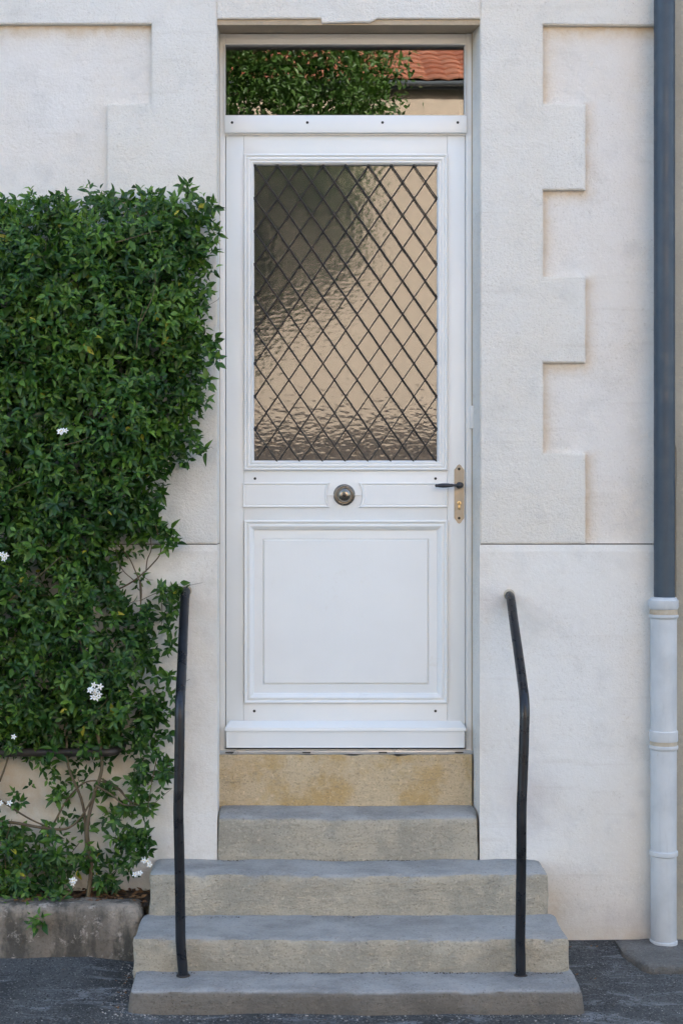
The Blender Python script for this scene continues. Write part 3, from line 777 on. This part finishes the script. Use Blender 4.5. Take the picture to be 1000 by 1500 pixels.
# (outline, relative density, front thickness in metres)
def poly_in(poly, x, y):
    c = False; j = len(poly)-1
    for i in range(len(poly)):
        xi, yi = poly[i]; xj, yj = poly[j]
        if (yi > y) != (yj > y) and x < (xj-xi)*(y-yi)/(yj-yi)+xi: c = not c
        j = i
    return c
def edge_dist(poly, x, y):
    d = 1e9
    for i in range(len(poly)):
        x0, y0 = poly[i]; x1, y1 = poly[(i+1) % len(poly)]
        if (x0 < -200 and x1 < -200): continue
        t_ = max(0, min(1, ((x-x0)*(x1-x0)+(y-y0)*(y1-y0))/((x1-x0)**2+(y1-y0)**2)))
        d = min(d, math.hypot(x-x0-t_*(x1-x0), y-y0-t_*(y1-y0)))
    return d
MAIN = [(-300, 300), (0, 296), (60, 292), (110, 284), (180, 283), (250, 284), (290, 290), (304, 315), (306, 370), (302, 440), (300, 520), (292, 590), (282, 640), (262, 668),
        (244, 700), (240, 745), (222, 775), (200, 795), (175, 800), (160, 830), (165, 865), (190, 900), (225, 885), (240, 915), (228, 950), (232, 985), (240, 1015), (232, 1055), (236, 1085), (215, 1098),
        (150, 1092), (60, 1092), (0, 1092), (-300, 1100)]
PATCH = [  # poly, density factor, depth
    ([(205, 770), (240, 760), (255, 785), (235, 800), (210, 800)], .8, .10),
    ([(160, 800), (220, 800), (215, 860), (165, 870)], .12, .08),
    ([(225, 862), (262, 862), (258, 885), (228, 890)], .35, .08),
    ([(195, 1095), (245, 1095), (240, 1150), (222, 1200), (195, 1180)], .38, .14),
    ([(-300, 1100), (200, 1100), (200, 1180), (-300, 1180)], .20, .14),
    ([(-300, 1215), (60, 1205), (150, 1190), (225, 1195), (216, 1265), (200, 1272), (150, 1300), (90, 1305), (60, 1325), (20, 1330), (-300, 1330)], .36, .20),
    ([(-300, 1230), (95, 1225), (90, 1290), (40, 1320), (-300, 1325)], .36, .26),
    ([(160, 1175), (215, 1180), (212, 1255), (170, 1250)], .35, .15),
    ([(-130, 1290), (95, 1290), (105, 1325), (60, 1342), (-130, 1345)], .5, .32),
    ([(-100, 1084), (152, 1084), (150, 1106), (-100, 1106)], .30, .26),
    ([(20, 1330), (60, 1328), (62, 1356), (25, 1350)], .35, .27),
]
shoots = []
def thick(d, full): return full*(1-math.exp(-d/38.0))
HOLES = [(175, 805, 18), (62, 735+100, 14), (66, 1005, 14), (215, 985, 12), (90, 1060, 12)]
def sample(poly, n, full, main=False):
    xs_ = [p[0] for p in poly]; ys_ = [p[1] for p in poly]; xa_, xb_ = max(min(xs_), -130), max(xs_); got = 0
    while got < n:
        x = random.uniform(xa_, xb_); y = random.uniform(min(ys_), max(ys_))
        if not poly_in(poly, x, y): continue
        d = edge_dist(poly, x, y) if main else 30
        if main:
            g = mnoise.noise(Vector((x/42, y/42, 7)))
            if g < -.42 and y > 600 and random.random() < .75: continue
            if y > 820 and random.random() < .08: continue
            if any((x-a)**2+(y-b)**2 < r*r for a, b, r in HOLES) and random.random() < .9: continue
        th = thick(d+6, full)*(1+.35*mnoise.noise(Vector((x/55, y/55, 2))))
        q = random.random(); dep = .02+th*(q**.55)
        dep = min(dep, .36)
        shoots.append((x, y, dep, q)); got += 1
sample(MAIN, 3900, .27, True)
k0 = len(shoots); sample([(-300, 310), (280, 310), (285, 560), (240, 680), (225, 760), (150, 780), (-300, 800)], 1150, .27, True)
sample([(-300, 800), (150, 800), (225, 900), (225, 1085), (-300, 1090)], 330, .16, True)
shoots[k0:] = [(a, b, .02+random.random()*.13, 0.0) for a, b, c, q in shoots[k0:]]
for poly, den, full in PATCH:
    a = 0
    for i in range(len(poly)):
        x0, y0 = poly[i]; x1, y1 = poly[(i+1) % len(poly)]; a += max(x0, -130)*y1-max(x1, -130)*y0
    a = abs(a)/2; sample(poly, int(a*.0145*den)+1, full)
# trailing sprigs outside the outline
for (x, y, dep) in [(128, 276, .2), (268, 272, .18), (278, 281, .2), (302, 297, .16), (310, 305, .16), (314, 335, .15), (318, 345, .15), (308, 360, .15), (310, 395, .14), (306, 420, .14), (313, 500, .15), (316, 525, .15),
                    (310, 515, .14), (304, 560, .12), (302, 590, .12), (288, 655, .12), (296, 660, .10), (283, 645, .1), (270, 672, .1), (50, 283, .2), (85, 283, .2), (257, 795, .06), (245, 798, .08), (262, 862, .05), (247, 868, .06), (236, 865, .07),
                    (252, 890, .06), (246, 905, .06), (250, 945, .08), (252, 925, .08), (248, 990, .1), (250, 1020, .1), (249, 1075, .08), (246, 1115, .08), (240, 1130, .1), (247, 1120, .08), (250, 1040, .09), (55, 1352, .27), (62, 1345, .27), (210, 1240, .12), (215, 1225, .1), (165, 1295, .1), (150, 1290, .12)]:
    for _ in range(2): shoots.append((x+random.uniform(-4, 4), y+random.uniform(-4, 4), dep, .9))
# leaf template: folded along the midrib, tip curling down. local x = length, y = width, z = normal
def leaf_tpl(wd, curl, fold):
    us = [0, .18, .42, .68, .88, 1.0]; ws = [.04, .62, 1.0, .72, .30, 0]
    V = []
    for u, q in zip(us, ws):
        z = -curl*u*u
        hw = wd*q*.5
        if q == 0: V.append((u, 0, z))
        else: V += [(u, -hw, z+fold*hw), (u, 0, z), (u, hw, z+fold*hw)]
    Fs = []
    for j in range(4):
        a = j*3; Fs += [(a, a+3, a+4, a+1), (a+1, a+4, a+5, a+2)]
    Fs += [(12, 15, 13), (13, 15, 14)]
    return np.array(V), Fs
TPL = [leaf_tpl(.44, .25, .5), leaf_tpl(.38, .45, .7), leaf_tpl(.52, .15, .35)]
leaves = []   # origin, dir, normal, length, tint, tpl
def rv(): return Vector((random.gauss(0, 1), random.gauss(0, 1), random.gauss(0, 1))).normalized()
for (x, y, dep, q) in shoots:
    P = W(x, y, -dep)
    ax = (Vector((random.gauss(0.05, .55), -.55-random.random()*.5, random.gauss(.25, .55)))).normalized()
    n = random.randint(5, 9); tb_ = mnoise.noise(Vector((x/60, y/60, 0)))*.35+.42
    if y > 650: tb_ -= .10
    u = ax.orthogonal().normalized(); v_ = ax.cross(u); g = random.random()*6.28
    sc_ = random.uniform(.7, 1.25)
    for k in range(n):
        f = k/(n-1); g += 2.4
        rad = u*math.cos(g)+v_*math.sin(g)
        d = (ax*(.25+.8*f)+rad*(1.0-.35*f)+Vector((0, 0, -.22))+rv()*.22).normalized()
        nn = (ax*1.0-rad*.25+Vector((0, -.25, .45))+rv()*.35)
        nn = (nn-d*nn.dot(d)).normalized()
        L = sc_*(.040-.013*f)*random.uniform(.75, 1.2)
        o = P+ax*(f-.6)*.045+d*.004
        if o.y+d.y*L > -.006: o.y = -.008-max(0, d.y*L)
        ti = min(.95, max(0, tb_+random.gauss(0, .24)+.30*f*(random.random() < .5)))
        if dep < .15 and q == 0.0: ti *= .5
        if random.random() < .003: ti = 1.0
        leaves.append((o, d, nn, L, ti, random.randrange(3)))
def mat_of(o, d, nn, L):
    s_ = nn.cross(d)
    return Matrix(((d.x*L, s_.x*L, nn.x*L, o.x), (d.y*L, s_.y*L, nn.y*L, o.y), (d.z*L, s_.z*L, nn.z*L, o.z), (0, 0, 0, 1)))
# the largest, most forward leaves in view become single leaf parts
def px_of(o):
    s_ = S(o.y); return PX+o.x*s_, PY-(o.z-ZC)*s_
sparse = lambda l: px_of(l[0])[1] > 1100 or px_of(l[0])[0] > 225
def score(l):
    x, y = px_of(l[0])
    if x < 4 or y > 1495: return -1
    n_ = l[2]; return l[3]*S(l[0].y)*(0.3+abs(n_.y))*(1+1.8*max(0, -l[0].y))*(1.25 if sparse(l) else 1)
order = sorted(range(len(leaves)), key=lambda i: -score(leaves[i]))
single = set(order[:298])
bins = {}
def leaf_mesh(tp, b):
    if (tp, b) in bins: return bins[(tp, b)]
    V, Fs = TPL[tp]; me = bpy.data.meshes.new('leaf'); me.from_pydata(V.tolist(), [], Fs)
    a = me.attributes.new('tint', 'FLOAT', 'POINT'); a.data.foreach_set('value', [b/10]*len(V))
    me.polygons.foreach_set('use_smooth', [True]*len(me.polygons)); me.materials.append(M['leaf']); bins[(tp, b)] = me; return me
Vall = []; Fall = []; Tall = []; base = 0
for i, (o, d, nn, L, ti, tp) in enumerate(leaves):
    m4 = mat_of(o, d, nn, L)
    if i in single:
        ob = bpy.data.objects.new('leaf', leaf_mesh(tp, int(round(ti*10)))); COL.objects.link(ob); ob.parent = plant
        m4.translation = o-WP[plant.name]; ob.matrix_basis = m4
        continue
    V, Fs = TPL[tp]; A = np.array(m4.to_3x3()); Vall.append(V@A.T+np.array(o)); Fall += [tuple(k+base for k in q) for q in Fs]
    Tall += [ti]*len(V); base += len(V)
Vall = np.concatenate(Vall)
def bulk(name, V, F, T, mat, parent):
    c = np.array(WP[parent.name]); me = bpy.data.meshes.new(name); me.from_pydata((V-c).tolist(), [], F)
    a = me.attributes.new('tint', 'FLOAT', 'POINT'); a.data.foreach_set('value', T)
    me.polygons.foreach_set('use_smooth', [True]*len(me.polygons)); me.materials.append(mat)
    o = bpy.data.objects.new(name, me); link(o, c, parent); o['kind'] = 'stuff'; return o
bulk('foliage', Vall, Fall, Tall, M['leaf'], plant)
# twigs, woody stems
ST = [([(128, 1322), (134, 1270), (128, 1215), (138, 1165), (150, 1120), (140, 1060), (120, 960), (110, 840)], .12, .0085),
      ([(128, 1260), (122, 1180), (100, 1120), (96, 1050), (70, 940)], .11, .006),
      ([(-60, 1205), (10, 1204), (60, 1212), (96, 1214), (118, 1198), (136, 1170)], .12, .0065),
      ([(-30, 1150), (10, 1178), (45, 1200), (80, 1215)], .11, .0045),
      ([(80, 1205), (100, 1170), (128, 1145), (165, 1150), (195, 1180)], .10, .004),
      ([(140, 1150), (165, 1165), (180, 1178), (200, 1180)], .13, .0038),
      ([(148, 1140), (175, 1155), (188, 1172), (206, 1180)], .09, .003),
      ([(0, 1145), (12, 1110), (20, 1060)], .12, .004),
      ([(206, 893), (207, 860), (200, 840), (188, 815), (170, 795)], .08, .0032),
      ([(158, 868), (180, 860), (200, 848), (222, 828), (236, 806), (228, 770)], .07, .0036),
      ([(214, 838), (216, 820), (222, 800), (214, 760)], .06, .0024),
      ([(205, 850), (206, 900), (200, 960)], .06, .0024), ([(196, 850), (178, 832), (168, 800)], .08, .002),
      ([(235, 868), (238, 905), (232, 930)], .05, .0016), ([(205, 880), (232, 868), (262, 864)], .05, .0015), ([(222, 1180), (240, 1165), (252, 1155)], .07, .0013),
      ([(230, 1110), (222, 1150), (215, 1200)], .1, .002), ([(250, 1120), (235, 1130), (215, 1150)], .09, .0016),
      ([(30, 960), (60, 940), (95, 900)], .2, .0018), ([(14, 880), (50, 850), (90, 815)], .26, .0022), ([(0, 728), (20, 715), (45, 705)], .28, .0016), ([(170, 355), (205, 345), (230, 338)], .30, .0014),
      ([(205, 475), (225, 430), (228, 395)], .31, .0013), ([(200, 510), (203, 480), (210, 450)], .31, .0013), ([(95, 652), (118, 646), (130, 640)], .3, .0016),
      ([(300, 450), (318, 440), (321, 436)], .12, .0009), ([(295, 665), (308, 655), (312, 657)], .08, .0009), ([(305, 350), (316, 340), (322, 352)], .12, .0009),
      ([(150, 1295), (175, 1270), (205, 1245)], .1, .0018), ([(60, 1320), (90, 1270), (120, 1230)], .1, .0022), ([(10, 1290), (8, 1240), (18, 1200)], .13, .002), ([(110, 1300), (60, 1345), (50, 1350)], .2, .0014)]
for pts, dep, r in ST:
    P = catmull([W(a, b, -dep+.012*math.sin(i*2.3)) for i, (a, b) in enumerate(pts)], 6)
    n_ = len(P); MB().tube(P, [r*(1-.45*i/n_) for i in range(n_)], 7).build('stem', M['vine_stem'], plant, smooth=True)
# random inner twigs give depth between the leaves
mb = MB()
for _ in range(420):
    x, y, dep, q = random.choice(shoots); P = W(x, y, -max(.02, dep-.05)); d = Vector((random.gauss(0, .6), -.5, random.gauss(.2, .7))).normalized()
    L = random.uniform(.04, .11); P1 = P+d*L*.5+rv()*.008; P2 = P+d*L
    if P2.y > -.01: continue
    mb.tube([P, P1, P2], [.0013, .001, .0007], 4, False)
tw = mb.build('twigs', M['vine_stem'], plant); tw['kind'] = 'stuff'
# flowers
def flower_mesh():
    V = []; Fs = []; mi = []
    for k in range(5):
        a = 2*math.pi*k/5; c, s_ = math.cos(a), math.sin(a); c2, s2 = -s_, c; b = len(V)
        for u, wd, z in ((.1, .10, .0), (.45, .24, .08), (.8, .15, .05), (1.0, 0, -.04)):
            if wd: V += [(c*u+c2*wd, s_*u+s2*wd, z-.03), (c*u, s_*u, z+.02), (c*u-c2*wd, s_*u-s2*wd, z-.03)]
            else: V.append((c*u, s_*u, z))
        for j in range(2): q = b+j*3; Fs += [(q, q+1, q+4, q+3), (q+1, q+2, q+5, q+4)]; mi += [0, 0]
        Fs += [(b+6, b+7, b+9), (b+7, b+8, b+9)]; mi += [0, 0]
    b = len(V)
    for r, z in ((.14, 0), (.12, .25), (.04, .32)):
        V += [(r*math.cos(i*1.2566), r*math.sin(i*1.2566), z) for i in range(5)]
    for j in range(2):
        for i in range(5): k = (i+1) % 5; Fs.append((b+j*5+i, b+j*5+k, b+j*5+5+k, b+j*5+5+i)); mi.append(1)
    me = bpy.data.meshes.new('flower'); me.from_pydata(V, [], Fs); me.materials.append(M['petal']); me.materials.append(M['stamen'])
    me.polygons.foreach_set('material_index', mi); return me
FM = flower_mesh()
for cx, cy, n, sp, dep in [(92, 630, 4, 8, .34), (7, 816, 3, 6, .33), (140, 1013, 10, 11, .33), (213, 1265, 3, 8, .17), (200, 1276, 3, 7, .17), (108, 1292, 3, 5, .25), (3, 1176, 1, 3, .2), (14, 1178, 1, 2, .2), (19, 1080, 1, 2, .33)]:
    for k in range(n):
        a = random.random()*6.28; r = sp*math.sqrt(random.random())
        p = W(cx+r*math.cos(a), cy+r*math.sin(a)*.9, -dep-.004*k)
        nrm = (Vector((0, -1, .25))+rv()*.5).normalized(); q = nrm.to_track_quat('Z', 'Y')
        o = bpy.data.objects.new('flower', FM); COL.objects.link(o); o.parent = plant
        o.location = p-WP[plant.name]; o.rotation_mode = 'QUATERNION'; o.rotation_quaternion = q; s_ = random.uniform(.011, .0145); o.scale = (s_, s_, s_)
# leaf litter on the soil, grit at the foot of the steps
mb = MB()
for _ in range(420):
    x = random.uniform(-1.3, -.62); y = random.uniform(-.20, -.03); z = Z(1318, -.12)+.05*(y+.12)+random.uniform(.002, .02)
    a = random.random()*6.28; L = random.uniform(.008, .02); d = Vector((math.cos(a), math.sin(a), random.uniform(-.4, .5)))*L; e = Vector((-math.sin(a), math.cos(a), random.uniform(-.5, .5)))*L*.4
    p = Vector((x, y, z)); mb.add([p-d, p-e, p+d, p+e+Vector((0, 0, .003))], [(0, 1, 2), (0, 2, 3)])
for _ in range(26):
    x, y = random.choice(((random.uniform(-.6, .85), -.72-abs(random.gauss(0, .02))), (random.uniform(-1.1, -.64), random.uniform(-.5, -.28)), (-.645-random.random()*.03, random.uniform(-.7, -.4)), (random.uniform(.9, 1.1), random.uniform(-.4, -.03))))
    a = random.random()*6.28; L = random.uniform(.004, .010); d = Vector((math.cos(a), math.sin(a), .15))*L; e = Vector((-math.sin(a), math.cos(a), .1))*L*.45; p = Vector((x, y, gz(x, y)+.003)); mb.add([p-d, p-e, p+d, p+e], [(0, 1, 2), (0, 2, 3)])
tag(mb.build('leaf_litter', M['litter']), kind='stuff')
mb = MB()
def pebble(x, y, r, z=None):
    z = gz(x, y) if z is None else z
    V = [(x+r*random.uniform(.6, 1.2)*a, y+r*random.uniform(.6, 1.2)*b, z+r*.6*c+r*.3) for a, b, c in ((1, 0, 0), (-1, 0, 0), (0, 1, 0), (0, -1, 0), (0, 0, 1), (0, 0, -1))]
    mb.add(V, [(0, 2, 4), (2, 1, 4), (1, 3, 4), (3, 0, 4), (2, 0, 5), (1, 2, 5), (3, 1, 5), (0, 3, 5)])
for _ in range(900):
    q = random.random()
    if q < .42: pebble(random.uniform(-.62, .88), -.70-abs(random.gauss(0, .025)), random.uniform(.0012, .0045))
    elif q < .62: pebble(-.63-abs(random.gauss(0, .03)), random.uniform(-.75, -.3), random.uniform(.0012, .005))
    else: pebble(random.choice((random.uniform(-1.2, -.64), random.uniform(.88, 1.4))), random.uniform(-.85, -.05), random.uniform(.001, .0032))
tag(mb.build('grit', M['grit']), kind='stuff')
mb = MB()  # dark crumbs added to darken the creases at the riser feet
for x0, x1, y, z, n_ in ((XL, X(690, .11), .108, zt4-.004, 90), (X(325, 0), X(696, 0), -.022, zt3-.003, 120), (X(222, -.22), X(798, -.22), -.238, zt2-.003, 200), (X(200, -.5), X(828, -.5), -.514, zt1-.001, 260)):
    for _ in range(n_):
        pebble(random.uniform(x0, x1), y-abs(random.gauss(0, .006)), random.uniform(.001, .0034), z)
tag(mb.build('dark_crumbs', M['soil']), kind='stuff')

# ------------------------------------------------------------------ across the street (seen mirrored in the glass)
OY = -9.73
opp = thing('opposite_house', (0, OY, GL), 'cream house with a red tiled roof across the street, mirrored in the door glass', 'house')
EZ = ZC+.3035*14.96+.09            # gutter height
mb = MB(); mb.box(-7, 7, OY-6, OY, GL-.1, EZ-.02); mb.build('wall', M['far_wall'], opp)
mb = MB(); mb.box(-7.1, 7.1, OY-.01, OY+.06, EZ-.06, EZ-.03); mb.box(-7.1, 7.1, OY+.06, OY+.08, EZ-.08, EZ-.02); mb.build('eaves', M['gutter'], opp)
gut = [(OY+.082+.045+.045*math.cos(a), EZ-.02+.045*math.sin(a)) for a in np.linspace(math.pi, 2*math.pi, 9)]
V = [(x, y, z) for x in (-7.1, 7.1) for y, z in gut]; obj('gutter', V, [(i, i+1, i+10, i+9) for i in range(8)], M['gutter'], opp, smooth=True)
pit = math.radians(27); c_, s_ = math.cos(pit), math.sin(pit)
V = [(-7.1, OY+.11, EZ-.02), (7.1, OY+.11, EZ-.02), (7.1, OY+.11-3.9*c_, EZ-.02+3.9*s_), (-7.1, OY+.11-3.9*c_, EZ-.02+3.9*s_), (7.1, OY-6.2, EZ-.02), (-7.1, OY-6.2, EZ-.02)]
roof = obj('roof', V, [(0, 1, 2, 3), (3, 2, 4, 5), (0, 3, 5), (1, 4, 2)], M['tile'], opp)
# interlocking tile: wavy across, lifted at the lower end
tw_, tl_ = .215, .36
def tile_geo():
    V = []; Fs = []; n = 8
    for e, lift in ((0, .030), (tl_, .006)):
        for i in range(n+1):
            u = i/n; x = (u-.5)*(tw_+.012); h = .022*abs(math.sin(math.pi*u))**.8 if u < .72 else .022*abs(math.sin(math.pi*.72))**.8*(1-(u-.72)/.28*.9)
            V.append((x, -e, h+lift))
    for i in range(n): Fs.append((i, i+1, n+2+i, n+1+i))
    b = len(V)
    for i in range(n+1): V.append((V[i][0], 0.001, V[i][2]-.018))
    for i in range(n): Fs.append((b+i, b+i+1, i+1, i))
    return V, Fs
TV, TF = tile_geo(); tme = bpy.data.meshes.new('roof_tile'); tme.from_pydata(TV, [], TF); tme.materials.append(M['tile']); tme.polygons.foreach_set('use_smooth', [True]*len(TF)); tme.set_sharp_from_angle(angle=math.radians(50))
RP = WP[roof.name]; mb = MB()
for r in range(12):
    for i in range(-32, 33):
        x = i*tw_+random.uniform(-.004, .004); d = r*.305+random.uniform(-.006, .006)-.03
        p = Vector((x, OY+.11-d*c_, EZ-.005+d*s_)); R = Matrix.Rotation(-pit, 4, 'X') @ Matrix.Rotation(random.gauss(0, .012), 4, 'Y')
        if -5 <= i <= 10 and r < 9:
            o = bpy.data.objects.new('roof_tile', tme); COL.objects.link(o); o.parent = roof; m4 = R.copy(); m4.translation = p-RP; o.matrix_basis = m4
        else: mb.add([p+(R @ Vector(q)) for q in TV], TF)
rt = mb.build('roof_tiles', M['tile'], roof); rt['kind'] = 'stuff'
for wx in (-4.6, 4.9):
    f = MB(); x0, x1, z0, z1 = wx-.55, wx+.55, 3.9, 5.3
    for a in ((x0-.08, x1+.08, z1, z1+.1), (x0-.08, x1+.08, z0-.1, z0), (x0-.08, x0, z0, z1), (x1, x1+.08, z0, z1), (wx-.03, wx+.03, z0, z1)): f.box(a[0], a[1], OY+.001, OY+.05, a[2], a[3])
    f = f.build('window', M['white2'], opp); MB().box(x0, x1, OY+.002, OY+.012, z0, z1).build('pane', M['glass_clear'], f)

# street tree in front of it
TX, TY = -1.9, -7.5
tree = thing('street_tree', (TX, TY, GL), 'leafy street tree opposite, mirrored dark green in the door glass', 'tree')
tp = catmull([(TX, TY, GL-.1), (TX+.05, TY, 1.5), (TX+.25, TY-.05, 3.0), (TX+.7, TY, 4.2), (TX+.95, TY, 5.2), (TX+1.1, TY, 6.4)], 5)
n_ = len(tp); MB().tube(tp, [.13*(1-.75*i/n_) for i in range(n_)], 10).build('trunk', M['bark'], tree, smooth=True)
CC = Vector((-.74, TY, 5.55))
limbs = []
mb = MB()
for k in range(26):
    st_ = tp[random.randint(int(n_*.5), n_-1)]; d = Vector((random.gauss(0, .7), random.gauss(0, .6), random.uniform(.1, 1.0))).normalized()
    L = random.uniform(.6, 1.1); P = [st_, st_+d*L*.5+rv()*.1, st_+d*L+Vector((0, 0, -.1))]; P = catmull(P, 4); mb.tube(P, [.022*(1-.8*i/len(P)) for i in range(len(P))], 5)
mb.build('limb', M['bark'], tree, smooth=True)
LV = []; LF = []; LTn = []; base = 0
clumps = []
while len(clumps) < 950:
    q = Vector((random.uniform(-1, 1), random.uniform(-1, 1), random.uniform(-1, 1)))
    if q.length > 1 or q.length < .2: continue
    clumps.append(CC+Vector((q.x*1.42, q.y*1.1, q.z*2.5)))
for cc in clumps:
    tb_ = random.uniform(.1, .7)
    for _ in range(52):
        o = cc+Vector((random.gauss(0, .13), random.gauss(0, .13), random.gauss(0, .12))); d = (rv()+Vector((0, 0, -.3))).normalized(); nn = rv()+Vector((0, .4, .8)); nn = (nn-d*nn.dot(d)).normalized()
        L = random.uniform(.045, .08); V, Fs = TPL[random.randrange(3)]; A = np.array(mat_of(o, d, nn, L).to_3x3()); LV.append(V@A.T+np.array(o)); LF += [tuple(k+base for k in q) for q in Fs]; LTn += [min(.95, max(0, tb_+random.gauss(0, .15)))]*len(V); base += len(V)
bulk('crown', np.concatenate(LV), LF, LTn, M['tree_leaf'], tree)
pav = MB().box(-60, 60, OY+.001, OY+1.4, GL-.1, GL+.12, .02).build('pavement', M['step_low'], smooth=True, angle=35); tag(pav, kind='structure')
print('leaves', len(leaves))
